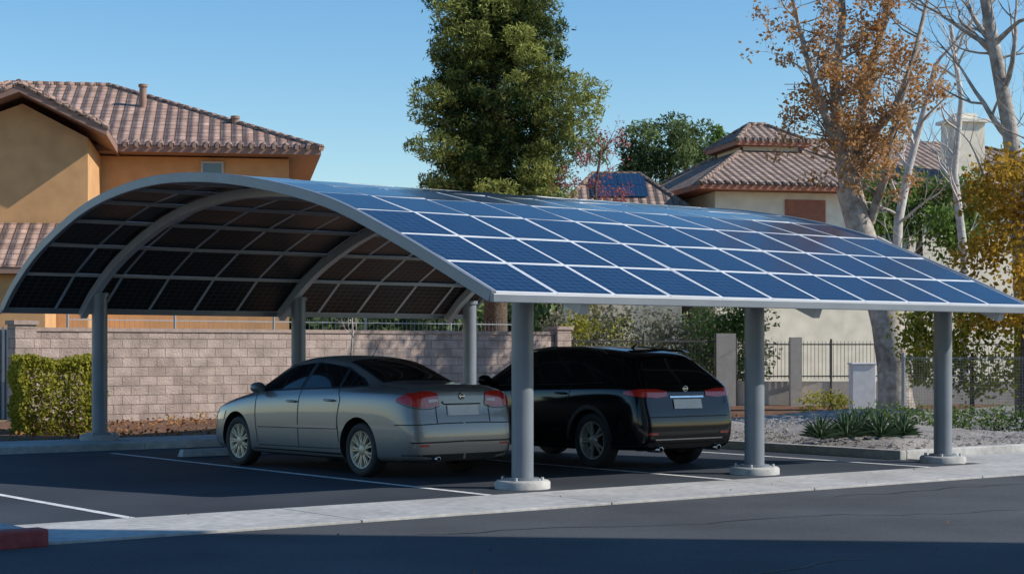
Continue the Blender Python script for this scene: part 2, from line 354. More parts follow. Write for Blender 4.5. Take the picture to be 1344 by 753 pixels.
def make_car(name,sp,mw):
    root=empty(name,mw)
    ST=sp['st']; xf=sp['rake_len']; rk=sp['rake']
    ctrl=[]
    for (x,w,zb,zs,zt,wt) in ST:
        hh=min(.085,(zt-zs)*.5)
        half=[(0,zb),(.55*w,zb),(.90*w,zb+.01),(.985*w,zb+.10),(w*1.0,zb+(zs-zb)*.45),(.995*w,zs-.16),(.975*w,zs-.05),(.945*w,zs),
              (.945*w*.55+wt*.45,zs*.55+(zt-hh)*.45+.01),(wt,zt-hh),(wt*.86,zt-hh*.3),(wt*.5,zt-hh*.05),(0,zt)]
        ctrl.append((x,half))
    m=MB();nh=len(ctrl[0][1]); N=2*nh-2; vs=[];fs=[]
    def xo(x,z): 
        zz=np.interp(z,[p[0] for p in rk],[p[1] for p in rk]); return x+zz*max(0,1-x/xf)
    for x,half in ctrl:
        full=half+[(-y,z) for y,z in half[-2:0:-1]]
        for y,z in full: vs.append((xo(x,z),y,z))
    for i in range(len(ctrl)-1):
        for k in range(N):
            a=i*N+k;b=i*N+(k+1)%N; fs.append((a,b,b+N,a+N))
    def cap(o,flip):
        for k in range(nh-1):
            l0=k;l1=k+1;r0=(N-k)%N;r1=(N-k-1)%N
            f=[l0,l1,r1,r0]; f=list(dict.fromkeys(f)); f=[o+q for q in f]
            if len(f)>=3: fs.append(tuple(f[::-1] if flip else f))
    cap(0,True); cap((len(ctrl)-1)*N,False)
    m.add(vs,fs,0,True)
    tmp=m.obj('tmp',[sp['paint'],black],uv=False)
    bm=bmesh.new(); bm.from_mesh(tmp.data); bmesh.ops.recalc_face_normals(bm,faces=bm.faces); bm.to_mesh(tmp.data); bm.free()
    ss=tmp.modifiers.new('s','SUBSURF'); ss.levels=3; ss.render_levels=3
    cut=MB(); R=sp['wr']+sp['gap']
    for wxx in (sp['xr'],sp['xfw']):
        for sy in (-1,1):
            cut.tube([(wxx,sy*.52,sp['wr']+.02),(wxx,sy*1.3,sp['wr']+.02)],[R,R],48,1)
    co=cut.obj('tmpcut',[sp['paint'],black],uv=False)
    bm=bmesh.new(); bm.from_mesh(co.data); bmesh.ops.remove_doubles(bm,verts=bm.verts,dist=1e-5); bmesh.ops.recalc_face_normals(bm,faces=bm.faces); bm.to_mesh(co.data); bm.free()
    dg=bpy.context.evaluated_depsgraph_get(); pre=bpy.data.meshes.new_from_object(tmp.evaluated_get(dg))
    bvh=BVHTree.FromPolygons([v.co for v in pre.vertices],[tuple(p.vertices) for p in pre.polygons])
    bo=tmp.modifiers.new('b','BOOLEAN'); bo.operation='DIFFERENCE'; bo.object=co; bo.solver='EXACT'
    dg=bpy.context.evaluated_depsgraph_get(); dg.update(); me=bpy.data.meshes.new_from_object(tmp.evaluated_get(dg))
    bpy.data.objects.remove(tmp); bpy.data.objects.remove(co)
    me.name='body'; body=bpy.data.objects.new('body',me); scene.collection.objects.link(body); body.parent=root
    try: me.set_sharp_from_angle(angle=RAD(40))
    except Exception: pass
    def side(x,z,s=1,off=.004):
        h=bvh.ray_cast(Vector((x,2*s,z)),Vector((0,-s,0)))
        if h[0] is None: return Vector((x,s*.7,z))
        n=h[1]; n=n if n.y*s>0 else -n; return h[0]+n*off
    def rear(y,z,off=.004):
        h=bvh.ray_cast(Vector((-1,y,z)),Vector((1,0,0)))
        if h[0] is None: return Vector((0,y,z))
        n=h[1]; n=n if n.x<0 else -n; return h[0]+n*off
    def topp(x,y,off=.004):
        h=bvh.ray_cast(Vector((x,y,3)),Vector((0,0,-1)))
        n=h[1]; n=n if n.z>0 else -n; return h[0]+n*off
    def radial(th,z,s=1,off=.004,c=(.55,.30)):
        d=Vector((-math.cos(th),s*math.sin(th),0)); o=Vector((c[0],s*c[1],z))+d*3
        h=bvh.ray_cast(o,-d); n=h[1]
        if h[0] is None: return o
        n=n if n.dot(d)>0 else -n; return h[0]+n*off
    def interp(cv,t):
        n_=len(cv)-1; k=min(int(t*n_),n_-1); f=t*n_-k
        return tuple(cv[k][i]*(1-f)+cv[k+1][i]*f for i in range(2))
    def patch(mb,fn,bot,topc,nu=24,nv=8,m=0,**kw):
        vs=[];fs=[]
        for j in range(nv+1):
            for i in range(nu+1):
                a=interp(bot,i/nu);b=interp(topc,i/nu);t=j/nv
                vs.append(fn(a[0]*(1-t)+b[0]*t,a[1]*(1-t)+b[1]*t,**kw))
        for j in range(nv):
            for i in range(nu):
                a=j*(nu+1)+i; fs.append((a,a+1,a+nu+2,a+nu+1))
        mb.add(vs,fs,m,True)
    def strip(mb,fn,pts,w,m=0,vert=False,n=24,**kw):
        if vert: b=[(p[0]-w/2,p[1]) for p in pts];t=[(p[0]+w/2,p[1]) for p in pts]
        else: b=[(p[0],p[1]-w/2) for p in pts];t=[(p[0],p[1]+w/2) for p in pts]
        patch(mb,fn,b,t,n,1,m,**kw)
    gl=MB(); tr=MB(); lm=MB()
    sp['details'](gl,tr,lm,side,rear,topp,radial,patch,strip)
    gl.obj('windows',[glass],parent=root,uv=False)
    tr.obj('trim',[black,chrome,sp['paint'],platem,sp['line']],parent=root,uv=False)
    lm.obj('lamps',[lampred,lampclr],parent=root,uv=False)
    for wi,wxx in enumerate((sp['xr'],sp['xfw'])):
        for sy in (-1,1):
            w=MB(); r=sp['wr']; rr=r*.69; W=.105
            y0=sp['track']
            M=Matrix.Translation((wxx,sy*y0,r))@Matrix.Rotation(RAD(-90*sy),4,'X')
            w.lathe([(rr,-W),(r-.03,-W),(r-.008,-W*.8),(r,-W*.55),(r,W*.55),(r-.008,W*.8),(r-.03,W),(rr+.012,W),(rr,W*.85)],48,0,M)
            w.lathe([(rr,W*.88),(rr-.015,W*.86),(rr-.03,W*.4),(rr-.04,-W*.6),(.02,-W*.6)],48,1,M)
            w.lathe([(rr*.9,-.02),(rr*.9,-.015),(.0,-.014)],32,2,M)
            w.lathe([(.075,W*.4),(.07,W*.78),(.045,W*.86),(0.0,W*.87)],20,1,M)
            ns=sp['spokes']
            for k in range(ns):
                a=2*math.pi*k/ns
                for da in (sp['twin'],-sp['twin']) if sp['twin'] else (0,):
                    R2=M@Matrix.Rotation(a,4,'Z'); 
                    p0=Vector((.05,math.sin(da)*.03,W*.66)); p1=Vector((rr-.012,math.sin(da)*rr*.9,W*.72)); hw=.014 if sp['twin'] else .022
                    vs=[]
                    for p,s_ in ((p0,1.2),(p1,.9)):
                        for dy,dz in ((-hw*s_,-.02),(hw*s_,-.02),(hw*.7*s_,.012),(-hw*.7*s_,.012)): vs.append(R2@(p+Vector((0,dy,dz))))
                    w.add(vs,[(0,1,5,4),(1,2,6,5),(2,3,7,6),(3,0,4,7),(4,5,6,7)],1)
            w.obj('wheel_%d'%(wi*2+(sy>0)+1),[rubber,sp['rim'],black],parent=root,uv=False)
    return root

grey_paint=pm('grey_metallic_paint',(.225,.222,.215),(.25,.247,.24),200,.33,0,metal=.45,coat=.7)
black_paint=pm('black_car_paint',(.005,.005,.006),(.007,.007,.008),100,.10,0,spec=.5)
line_d=simple('panel_gap',(.02,.02,.02),.7)
rim_b=pm('alloy_rim_bronze',(.46,.38,.27),(.56,.48,.36),12,.4,0,metal=.3)
rim_s=pm('alloy_rim',(.34,.31,.27),(.42,.39,.35),12,.4,0,metal=.4)

def mirror(tr,side,x,z,s,m=2):
    b=side(x,z,s); c=b+Vector((0,s*.13,.03))
    vs=[];fs=[];n=12;R=7
    for j in range(R+1):
        ph=math.pi*j/R
        for k in range(n):
            a=2*math.pi*k/n; r=math.sin(ph)**.6
            vs.append(c+Vector((-.05*math.cos(ph)*1.2,.115*r*math.cos(a),.075*r*math.sin(a))))
    for j in range(R):
        for k in range(n):
            a=j*n+k;b2=j*n+(k+1)%n; fs.append((a,b2,b2+n,a+n))
    tr.add(vs,fs,m,True)
    tr.beam(b-Vector((0,s*.03,0)),c,.05,.03,0)
def handle(tr,side,x,z,s,m=2):
    p=side(x-.09,z,s);q=side(x+.09,z,s); o=Vector((0,s*.03,0))
    tr.tube([p,p+o*.8,(p+q)/2+o*1.1,q+o*.8,q],[.012,.014,.015,.014,.012],8,m)
def exhaust(tr,y,z,x0,r):
    tr.lathe([(r*.8,.0),(r,.0),(r,.25)],16,1,Matrix.Translation((x0,y,z))@Matrix.Rotation(RAD(90),4,'Y'))
    tr.lathe([(r*.8,.0),(r*.8,.06),(0,.061)],16,0,Matrix.Translation((x0,y,z))@Matrix.Rotation(RAD(90),4,'Y'))
def badge(tr,rear,z,r=.045):
    p=rear(0,z,.006); tr.lathe([(r,0),(r*.9,.012),(r*.7,.013),(r*.66,.004),(0,.004)],20,1,Matrix.Translation(p)@Matrix.Rotation(RAD(-90),4,'Y'))
    p=p+Vector((-.012,0,0)); tr.beam(p-Vector((0,r*.9,0)),p+Vector((0,r*.9,0)),.006,.012,1)

def sedan_details(gl,tr,lm,side,rear,topp,radial,patch,strip):
    for s in (1,-1):
        patch(tr,side,[(1.02,1.11),(1.5,1.075),(2.3,1.05),(3.0,1.02),(3.55,1.0)],[(1.22,1.20),(1.62,1.345),(2.25,1.405),(2.85,1.35),(3.42,1.09)],40,8,0,s=s,off=.003)
        patch(gl,side,[(1.12,1.125),(1.48,1.10)],[(1.26,1.195),(1.55,1.30)],10,5,s=s,off=.008)
        patch(gl,side,[(1.54,1.095),(1.9,1.08),(2.28,1.07)],[(1.62,1.32),(1.95,1.372),(2.26,1.383)],20,6,s=s,off=.008)
        patch(gl,side,[(2.36,1.068),(2.9,1.045),(3.36,1.025)],[(2.36,1.382),(2.75,1.345),(3.22,1.15)],24,6,s=s,off=.008)
        for pts in ([(1.42,.42),(1.46,.7),(1.40,.95),(1.5,1.08)],[(2.32,.32),(2.34,.7),(2.32,1.06)],[(3.30,.34),(3.36,.7),(3.36,1.0)]):
            strip(tr,side,pts,.012,4,vert=True,n=14,s=s)
        strip(tr,side,[(1.42,.33),(3.30,.31)],.011,4,s=s,n=20)
        strip(tr,side,[(1.45,.60),(3.28,.57)],.035,2,s=s,off=.012,n=30)
        strip(tr,side,[(1.45,.58),(3.28,.55)],.018,4,s=s,off=.006,n=30)
        strip(tr,side,[(1.40,.245),(3.44,.235)],.07,0,s=s,off=.008,n=20)
        handle(tr,side,1.62,.93,s); handle(tr,side,2.48,.90,s)
        mirror(tr,side,3.22,1.03,s)
        a0,a1=.10,1.12
        patch(lm,radial,[(a0,.90),(.35,.865),(.6,.86),(.9,.90),(a1,.95)],[(a0+.06,1.03),(.35,1.055),(.6,1.055),(.9,1.03),(a1,.975)],28,8,0,s=s,off=.010)
        patch(lm,radial,[(a0+.06,.935),(.45,.925)],[(a0+.06,.965),(.45,.965)],8,2,1,s=s,off=.015)
        strip(tr,radial,[(a0,.885),(.35,.85),(.6,.845),(.9,.885),(a1,.94)],.008,4,s=s,n=28,off=.005)
        patch(lm,side,[(4.2,.62),(4.5,.6)],[(4.15,.74),(4.45,.68)],8,4,1,s=s,off=.006)
        strip(tr,radial,[(-.50,.675),(0,.675),(.6,.665),(1.15,.66)],.012,4,s=s,n=30)
        strip(tr,radial,[(-.50,.455),(0,.45),(.8,.45)],.018,4,s=s,n=24)
        strip(tr,radial,[(-.50,.27),(0,.27),(1.0,.27)],.07,0,s=s,n=24,off=.005)
    patch(tr,topp,[(.93,-.55),(.90,0),(.93,.55)],[(1.70,-.50),(1.74,0),(1.70,.50)],24,16,0,off=.003)
    patch(gl,topp,[(.98,-.50),(.95,0),(.98,.50)],[(1.64,-.455),(1.68,0),(1.64,.455)],24,16,off=.008)
    patch(gl,topp,[(2.98,-.50),(2.93,0),(2.98,.50)],[(3.58,-.60),(3.70,0),(3.58,.60)],24,12,off=.008)
    for s in (-1,1): strip(tr,rear,[(s*.41,.68),(s*.41,.88)],.010,4,vert=True,n=8)
    for s in (-1,1): strip(tr,topp,[(.32,s*.66),(.9,s*.62)],.012,4,n=12)
    strip(tr,rear,[(-.30,.925),(.30,.925)],.03,2,off=.022,n=12)
    strip(tr,rear,[(-.29,.902),(.29,.902)],.014,4,off=.006,n=12)
    patch(tr,rear,[(-.24,.765),(.24,.765)],[(-.24,.888),(.24,.888)],8,3,3,off=.012)
    badge(tr,rear,.995)
    exhaust(tr,.42,.25,.0,.032)
    for s in (1,-1): patch(lm,rear,[(s*.55,.40),(s*.68,.40)],[(s*.55,.425),(s*.68,.425)],4,1,0,off=.006)
    tr.tube([(1.95,0,1.45),(1.72,0,1.72)],[.006,.002],5,0)

sedan=dict(paint=grey_paint,line=line_d,rim=rim_b,wr=.335,gap=.045,xr=1.02,xfw=3.86,track=.745,spokes=9,twin=.12,rake_len=.9,
  rake=[(0.2,.04),(.45,0),(.64,0),(.70,.055),(1.0,.09),(1.15,.12)],
  st=[(0.0,.64,.24,.97,1.05,.5),(.02,.74,.22,1.0,1.10,.58),(.10,.83,.20,1.03,1.13,.62),(.34,.88,.19,1.045,1.145,.63),(.75,.895,.18,1.05,1.15,.63),(.95,.90,.18,1.05,1.18,.62),
      (1.25,.90,.17,1.05,1.31,.60),(1.6,.90,.17,1.04,1.43,.585),(1.95,.90,.17,1.03,1.485,.58),(2.4,.90,.17,1.02,1.50,.58),(2.8,.90,.17,1.0,1.465,.58),(3.15,.90,.17,.985,1.34,.60),
      (3.5,.90,.17,.96,1.15,.66),(3.72,.895,.17,.93,1.04,.68),(4.05,.885,.18,.88,.985,.64),(4.4,.85,.19,.80,.90,.58),(4.66,.74,.21,.70,.79,.48),(4.78,.58,.24,.6,.67,.4),(4.80,.45,.28,.55,.6,.3)],
  details=sedan_details)

def suv_details(gl,tr,lm,side,rear,topp,radial,patch,strip):
    for s in (1,-1):
        patch(gl,side,[(.78,1.15),(1.0,1.13),(1.32,1.12)],[(1.02,1.38),(1.15,1.43),(1.36,1.455)],12,6,s=s,off=.005)
        patch(gl,side,[(1.40,1.115),(1.8,1.105),(2.25,1.10)],[(1.44,1.46),(1.8,1.475),(2.25,1.47)],20,6,s=s,off=.005)
        patch(gl,side,[(2.33,1.095),(2.9,1.08),(3.35,1.06)],[(2.33,1.47),(2.75,1.43),(3.2,1.22)],24,6,s=s,off=.005)
        strip(tr,side,[(.75,1.125),(1.5,1.095),(2.5,1.075),(3.4,1.045)],.014,1,s=s,off=.008,n=30)
        for pts in ([(1.36,.5),(1.42,.8),(1.36,1.1)],[(2.29,.36),(2.30,1.08)],[(3.28,.36),(3.33,1.04)]):
            strip(tr,side,pts,.010,4,vert=True,n=14,s=s)
        strip(tr,side,[(1.40,.30),(3.30,.30)],.12,0,s=s,off=.010,n=20)
        handle(tr,side,1.55,.98,s,2); handle(tr,side,2.45,.96,s,2)
        mirror(tr,side,3.2,1.10,s)
        for cx in (.97,3.78):
            pts=[]
            for k in range(19):
                a=math.pi*k/18; 
                c=(cx+.405*math.cos(a),.375+.405*math.sin(a)); d=(cx+.46*math.cos(a),.375+.46*math.sin(a)); pts.append((c,d))
            patch(tr,side,[p[0] for p in pts],[p[1] for p in pts],36,1,0,s=s,off=.010)
        patch(lm,radial,[(.10,.955),(.5,.935),(.9,.955),(1.2,.99)],[(.10,1.02),(.5,1.05),(.9,1.05),(1.2,1.02)],26,5,0,s=s,off=.010)
        patch(lm,rear,[(s*.56,.46),(s*.72,.46)],[(s*.56,.49),(s*.72,.49)],4,1,0,off=.008)
        pts=[topp(x,s*.56,.0)+Vector((0,0,h)) for x,h in ((1.0,.0),(1.1,.04),(1.5,.045),(2.2,.045),(2.65,.04),(2.8,.0))]
        tr.tube(pts,[.013]*6,8,0)
        patch(lm,side,[(4.2,.78),(4.45,.76)],[(4.15,.88),(4.42,.84)],8,4,1,s=s,off=.006)
    patch(gl,rear,[(-.60,1.14),(0,1.12),(.60,1.14)],[(-.50,1.42),(0,1.45),(.50,1.42)],24,10,off=.006)
    strip(tr,rear,[(-.50,1.475),(0,1.50),(.50,1.475)],.03,2,off=.07,n=16)
    patch(gl,topp,[(2.85,-.50),(2.80,0),(2.85,.50)],[(3.5,-.62),(3.62,0),(3.5,.62)],20,12,off=.006)
    strip(tr,rear,[(-.30,.945),(.30,.945)],.022,1,off=.014,n=12)
    patch(tr,rear,[(-.25,.79),(.25,.79)],[(-.25,.915),(.25,.915)],8,3,3,off=.014)
    strip(tr,rear,[(-.70,.69),(.70,.69)],.012,4,n=20); strip(tr,rear,[(-.66,.30),(.66,.30)],.10,0,n=20,off=.008)
    strip(tr,rear,[(-.60,.40),(.60,.40)],.016,1,n=20,off=.010)
    badge(tr,rear,1.05)
    for s in (1,-1): exhaust(tr,s*.52,.27,.0,.04)
    tr.tube([(1.15,0,1.58),(1.05,0,1.64)],[.02,.008],6,2)

suv=dict(paint=black_paint,line=line_d,rim=rim_s,wr=.365,gap=.04,xr=.97,xfw=3.78,track=.78,spokes=5,twin=.2,rake_len=1.9,
  rake=[(0.2,.07),(.45,0),(.70,0),(.78,.05),(1.1,.11),(1.5,.56),(1.65,.66)],
  st=[(0.0,.70,.28,1.05,1.47,.46),(.02,.80,.26,1.08,1.50,.51),(.10,.88,.25,1.10,1.53,.55),(.35,.92,.24,1.10,1.56,.57),(.8,.93,.23,1.10,1.59,.59),(1.3,.93,.22,1.09,1.615,.60),(1.9,.93,.22,1.08,1.62,.60),
      (2.4,.93,.22,1.07,1.61,.60),(2.75,.93,.22,1.06,1.56,.60),(3.1,.93,.22,1.05,1.41,.63),(3.45,.93,.22,1.04,1.22,.68),(3.65,.925,.22,1.02,1.12,.70),(4.0,.915,.23,.98,1.07,.68),(4.35,.88,.24,.92,1.0,.62),
      (4.6,.78,.27,.84,.90,.52),(4.72,.62,.32,.74,.79,.42),(4.74,.5,.38,.65,.7,.35)],
  details=suv_details)
def car_mw(x,y,ang): return Matrix.Translation((x,y,0))@Matrix.Rotation(RAD(ang),4,'Z')
make_car('sedan_car',sedan,car_mw(-.56,21.0,130.5))
make_car('suv_car',suv,car_mw(2.34,22.62,128.0))
ws=MB()
for uu in (-.5,3.3):
    vs=[(uu,7.45,.004),(uu+1.8,7.45,.004),(uu+1.8,7.62,.004),(uu,7.62,.004),(uu+.03,7.48,.11),(uu+1.77,7.48,.11),(uu+1.77,7.59,.11),(uu+.03,7.59,.11)]
    ws.add(vs,[(4,5,6,7),(0,1,5,4),(1,2,6,5),(2,3,7,6),(3,0,4,7)])
ws.obj('wheel_stops',[conc],mw=SM,bevel=.01)

# ------------------------------------------------------------------ block wall
blk=brick_mat('split_face_block',(.42,.33,.28),(.33,.255,.215),(.21,.16,.14),.40,.20,.008,bump=.9,dist=.02)
capm=pm('wall_cap',(.30,.23,.19),(.40,.31,.26),10,.9,.3,spec=.1)
w=MB(); w.box(1.9,15.6,18.8,19.0,0,1.95,0); w.box(1.88,15.62,18.77,19.03,1.952,2.03,1)
for uu in (1.4,15.62): w.box(uu,uu+.45,18.68,19.1,0,2.08,0); w.box(uu-.04,uu+.49,18.64,19.14,2.082,2.17,1)
w.obj('block_wall',[blk,capm],mw=SM)
iron=simple('wrought_iron',(.05,.048,.045),.6)
galv=simple('galvanised_metal',(.32,.33,.34),.5,.3)
def fence(name,a,b,z0,h,sp,mat,post=2.4,t=.012,rails=(.12,.92),pt=.03,cross=False):
    m=MB();a=Vector(a);b=Vector(b);L=(b-a).length;d=(b-a).normalized()
    n=int(L/sp)
    for i in range(n+1):
        p=a+d*(i*sp); m.tube([p+Vector((0,0,z0+.05)),p+Vector((0,0,z0+h))],[t/2,t/2],4,0,sm=False)
    for rr in rails: m.beam(a+Vector((0,0,z0+h*rr)),b+Vector((0,0,z0+h*rr)),t*2,t*2.2)
    if cross:
        k=int(h/sp)
        for i in range(k): m.beam(a+Vector((0,0,z0+.05+i*sp)),b+Vector((0,0,z0+.05+i*sp)),t*.7,t*.7)
    k=max(1,int(round(L/post)))
    for i in range(k+1):
        p=a+(b-a)*(i/k); m.tube([p+Vector((0,0,0)),p+Vector((0,0,z0+h+.06))],[pt,pt],8,0)
    return m.obj(name,[mat],uv=False)
we=SM@Vector((16.2,18.9,0))
fence('iron_fence',we,(5.35,45.3,0),0,1.95,.11,iron,post=2.2,t=.018)
fence('iron_fence',(5.9,45.4,0),(13.5,46,0),.75,1.05,.10,iron,post=2.4,t=.016)
lw=MB(); lw.box(5.9,13.5,45.6,45.8,0,.74); lw.box(5.35,5.85,45.1,45.6,0,2.0); lw.box(7.3,7.6,45.2,45.5,0,1.9); lw.obj('low_wall',[simple('stucco_pillar',(.50,.44,.36),.9)])
fence('wire_fence',(7.55,33.3,0),(9.75,31.6,0),0,1.45,.055,galv,post=2.8,t=.006,rails=(.03,.97),pt=.035,cross=True)
fence('wire_fence',(9.75,31.6,0),(14,28.5,0),0,1.45,.055,galv,post=2.8,t=.006,rails=(.03,.97),pt=.035,cross=True)
a=SM@Vector((3,19.8,0)); b=SM@Vector((15.6,19.8,0)); fence('rail_fence',a,b,1.3,1.0,.12,galv,post=2.5,t=.01)
gt=MB()
for i in range(40):
    gt.box(-14+i*.1,-14+i*.1+.05,36.55,36.6,.1,2.05); 
gt.box(-14,-10.2,36.61,36.63,.1,2.0)
gt.obj('metal_gate',[galv])
ub=MB(); ub.box(8.45,9.02,42.8,43.3,0,1.2); ub.box(8.42,9.05,42.77,43.33,1.202,1.25); ub.obj('utility_cabinet',[simple('white_cabinet',(.78,.78,.77),.5)],bevel=.01)

# ------------------------------------------------------------------ houses
def stucco(n,c): return pm(n,tuple(x*.9 for x in c),tuple(x*1.08 for x in c),2.5,.95,.25,big=(.4,.08),bscale=60,spec=.1)
st_or=stucco('orange_stucco',(.60,.34,.16)); st_cr=stucco('cream_stucco',(.80,.72,.58)); st_wh=stucco('pale_stucco',(.80,.75,.66))
tile=brick_mat('clay_roof_tile',(.42,.28,.22),(.31,.20,.155),(.10,.06,.045),.30,.36,.018,bump=.8,offset=0,wave=1.6,dist=.05,noise=.3)
tile2=brick_mat('brown_roof_tile',(.36,.26,.21),(.27,.195,.155),(.09,.06,.045),.30,.36,.018,bump=.8,offset=0,wave=1.6,dist=.05,noise=.3)
fascia=pm('fascia',(.26,.15,.11),(.32,.19,.14),5,.7)
fasc_r=pm('red_fascia',(.34,.12,.075),(.42,.16,.09),5,.7)
wglass=pm('house_glass',(.03,.05,.07),(.05,.08,.11),2,.05,0,coat=1.)
def caps(mb,a,b,m=0,r=.10):
    a=Vector(a);b=Vector(b);n=max(2,int((b-a).length/.38))
    for i in range(n):
        p=a+(b-a)*(i/n);q=a+(b-a)*((i+1.15)/n); mb.tube([p,q],[r,r*.82],8,m)
def hip(parts,x0,x1,y0,y1,ze,zr,rx0,rx1,ry=None,th=.18):
    ry=(y0+y1)/2 if ry is None else ry; t,f=parts
    A=(x0,y0,ze);B=(x1,y0,ze);C=(x1,y1,ze);D=(x0,y1,ze);R0=(rx0,ry,zr);R1=(rx1,ry,zr)
    t.add([A,B,R1,R0],[(0,1,2,3)]); t.add([B,C,R1],[(0,1,2)]); t.add([C,D,R0,R1],[(0,1,2,3)]); t.add([D,A,R0],[(0,1,2)])
    f.box(x0+.02,x1-.02,y0+.02,y1-.02,ze-th,ze-.006)
    for p,q in ((A,R0),(B,R1),(C,R1),(D,R0),(R0,R1)): 
        if (Vector(p)-Vector(q)).length>.1: caps(t,p,q)
    n=int((x1-x0)/.3)
    for i in range(n): t.tube([(x0+.15+i*.3,y0-.05,ze+.0),(x0+.15+i*.3,y0+.3,ze+.1)],[.08,.08],6,0)
def pivot(x,y,a):
    p=Vector((x,y,0)); return Matrix.Translation(p)@Matrix.Rotation(RAD(a),4,'Z')@Matrix.Translation(-p)
H=empty('stucco_house',pivot(-5.1,46.3,9)); wl=MB();rf=MB();fs_=MB();wn=MB()
wl.box(-18.6,-5.95,47.1,57.5,0,6.76,0)
wl.box(-14.5,-10.95,43.1,47.09,0,6.75,0)
wl.add([(-14.5,43.1,6.75),(-10.95,43.1,6.75),(-12.5,43.1,7.55)],[(0,1,2)])
hip((rf,fs_),-19.4,-5.1,46.3,58.2,6.98,9.4,-14.0,-11.1,52.2)
def gable(t,f,x0,x1,xr,y0,y1,ze,zr,th=.16):
    t.add([(x0,y0,ze),(xr,y0,zr),(xr,y1,zr),(x0,y1,ze)],[(3,2,1,0)]); t.add([(x1,y0,ze),(x1,y1,ze),(xr,y1,zr),(xr,y0,zr)],[(0,1,2,3)])
    for xa,za,xb,zb in ((x0,ze,xr,zr),(xr,zr,x1,ze)):
        f.add([(xa,y0+.01,za-.01),(xb,y0+.01,zb-.01),(xb,y0+.01,zb-th-.05),(xa,y0+.01,za-th-.05)],[(3,2,1,0)])
        f.add([(xa,y0+.01,za-th-.05),(xb,y0+.01,zb-th-.05),(xb,y1,zb-th-.05),(xa,y1,za-th-.05)],[(3,2,1,0)])
    f.box(x1-.04,x1-.005,y0+.02,y1,ze-th-.04,ze-.01)
    caps(t,(xr,y0,zr),(xr,y1,zr)); caps(t,(x0,y0+.06,ze),(xr,y0+.06,zr)); caps(t,(xr,y0+.06,zr),(x1,y0+.06,ze))
gable(rf,fs_,-15.0,-10.45,-12.5,42.4,49.5,6.95,7.95)
rf.add([(-15.5,40.2,3.45),(-11.4,40.2,3.45),(-11.4,43.05,4.65),(-15.5,43.05,4.65)],[(0,1,2,3)]); fs_.box(-15.5,-11.42,40.22,43.0,3.3,3.44)
wl.box(-15.3,-11.7,40.6,43.05,0,3.29)
wn.box(-8.26,-7.76,47.05,47.12,5.6,6.60,0); fs_.box(-8.31,-7.71,47.03,47.09,6.60,6.65,1); fs_.box(-8.31,-8.26,47.03,47.09,5.55,6.60,1); fs_.box(-7.76,-7.71,47.03,47.09,5.55,6.60,1)
for x,y,z in ((-10.0,50,9.05),(-7.4,48.5,8.0)): fs_.tube([(x,y,7.3),(x,y,z)],[.10,.10],10,0); fs_.tube([(x,y,z),(x,y,z+.08)],[.13,.13],10,0)
wl.obj('walls',[st_or],parent=H); rf.obj('roof',[tile],parent=H); fs_.obj('fascia',[fascia,simple('window_trim',(.5,.5,.5))],parent=H); wn.obj('windows',[wglass],parent=H)

H=empty('villa_house',pivot(6.5,59.8,12)); wl=MB();rf=MB();fs_=MB();wn=MB();tr=MB()
wl.box(7.3,24,60.5,72,0,7.15); hip((rf,fs_),6.5,26,59.8,73,7.35,9.8,11,20,66.5)
wl.box(9.8,12.0,64.6,67.6,7.4,9.4); hip((rf,fs_),9.4,12.4,64.2,68.0,9.45,10.3,10.6,11.2,66.1)
wl.box(16.6,17.8,60.9,62.0,7.4,9.9); fs_.box(16.45,17.95,60.75,62.15,9.9,10.02,2); wl.box(16.8,17.6,61.1,61.8,10.022,10.25)
fs_.box(9.9,11.4,60.42,60.49,6.0,6.9,1); 
for k in range(10): fs_.box(9.95,11.35,60.39,60.419,6.05+k*.085,6.10+k*.085,1)
wn.box(13.2,14.6,60.43,60.49,5.2,6.6)
for x in (13.2,13.87,14.53): tr.box(x,x+.06,60.39,60.43,5.2,6.6)
wl.obj('walls',[st_cr],parent=H); rf.obj('roof',[tile2],parent=H); fs_.obj('fascia',[fasc_r,fasc_r,st_wh],parent=H); wn.obj('windows',[wglass],parent=H); tr.obj('window_frames',[simple('dark_frame',(.12,.07,.05))],parent=H)
an=MB(); an.tube([(10.9,66.5,9.4),(10.9,66.5,11.9)],[.03,.02],6); an.beam((10.5,66.5,11.8),(11.3,66.5,11.8),.03,.03); an.beam((10.6,66.5,11.6),(11.2,66.5,11.6),.03,.03); an.obj('roof_antenna',[galv])

H=empty('solar_roof_house'); wl=MB();rf=MB();fs_=MB();sp_=MB()
wl.box(2.0,6.0,61,67,0,6.1); hip((rf,fs_),1.4,6.5,60,68,6.3,8.1,3.0,4.7,64)
sl_=1.8/4
for i in range(2):
    for j in range(2):
        x=2.85+i*1.02; y=61.5+j*1.2; z=lambda yy: 6.3+(yy-60)*sl_+.06
        sp_.add([(x,y,z(y)),(x+.99,y,z(y)),(x+.99,y+1.17,z(y+1.17)),(x,y+1.17,z(y+1.17))],[(0,1,2,3)],uv=[[(0,0),(1,0),(1,1),(0,1)]])
wl.obj('walls',[st_cr],parent=H); rf.obj('roof',[tile2],parent=H); fs_.obj('fascia',[fascia],parent=H); sp_.obj('roof_solar_panels',[cell_top],parent=H)

# building added out of view at right to cast the shadow over the near lane
H=empty('unseen_shadow_building',pivot(8.6,13.2,-6)); wl=MB(); wn=MB()
wl.box(8.6,24,-16,13.2,0,9.6); wl.box(8.45,24.15,-16.15,13.35,9.602,9.9)
for k in range(9):
    for f in range(3): wn.box(8.55,8.62,-14.0+k*3,-12.4+k*3,1.0+f*3,2.6+f*3)
wl.obj('walls',[st_cr],parent=H); wn.obj('windows',[wglass],parent=H)

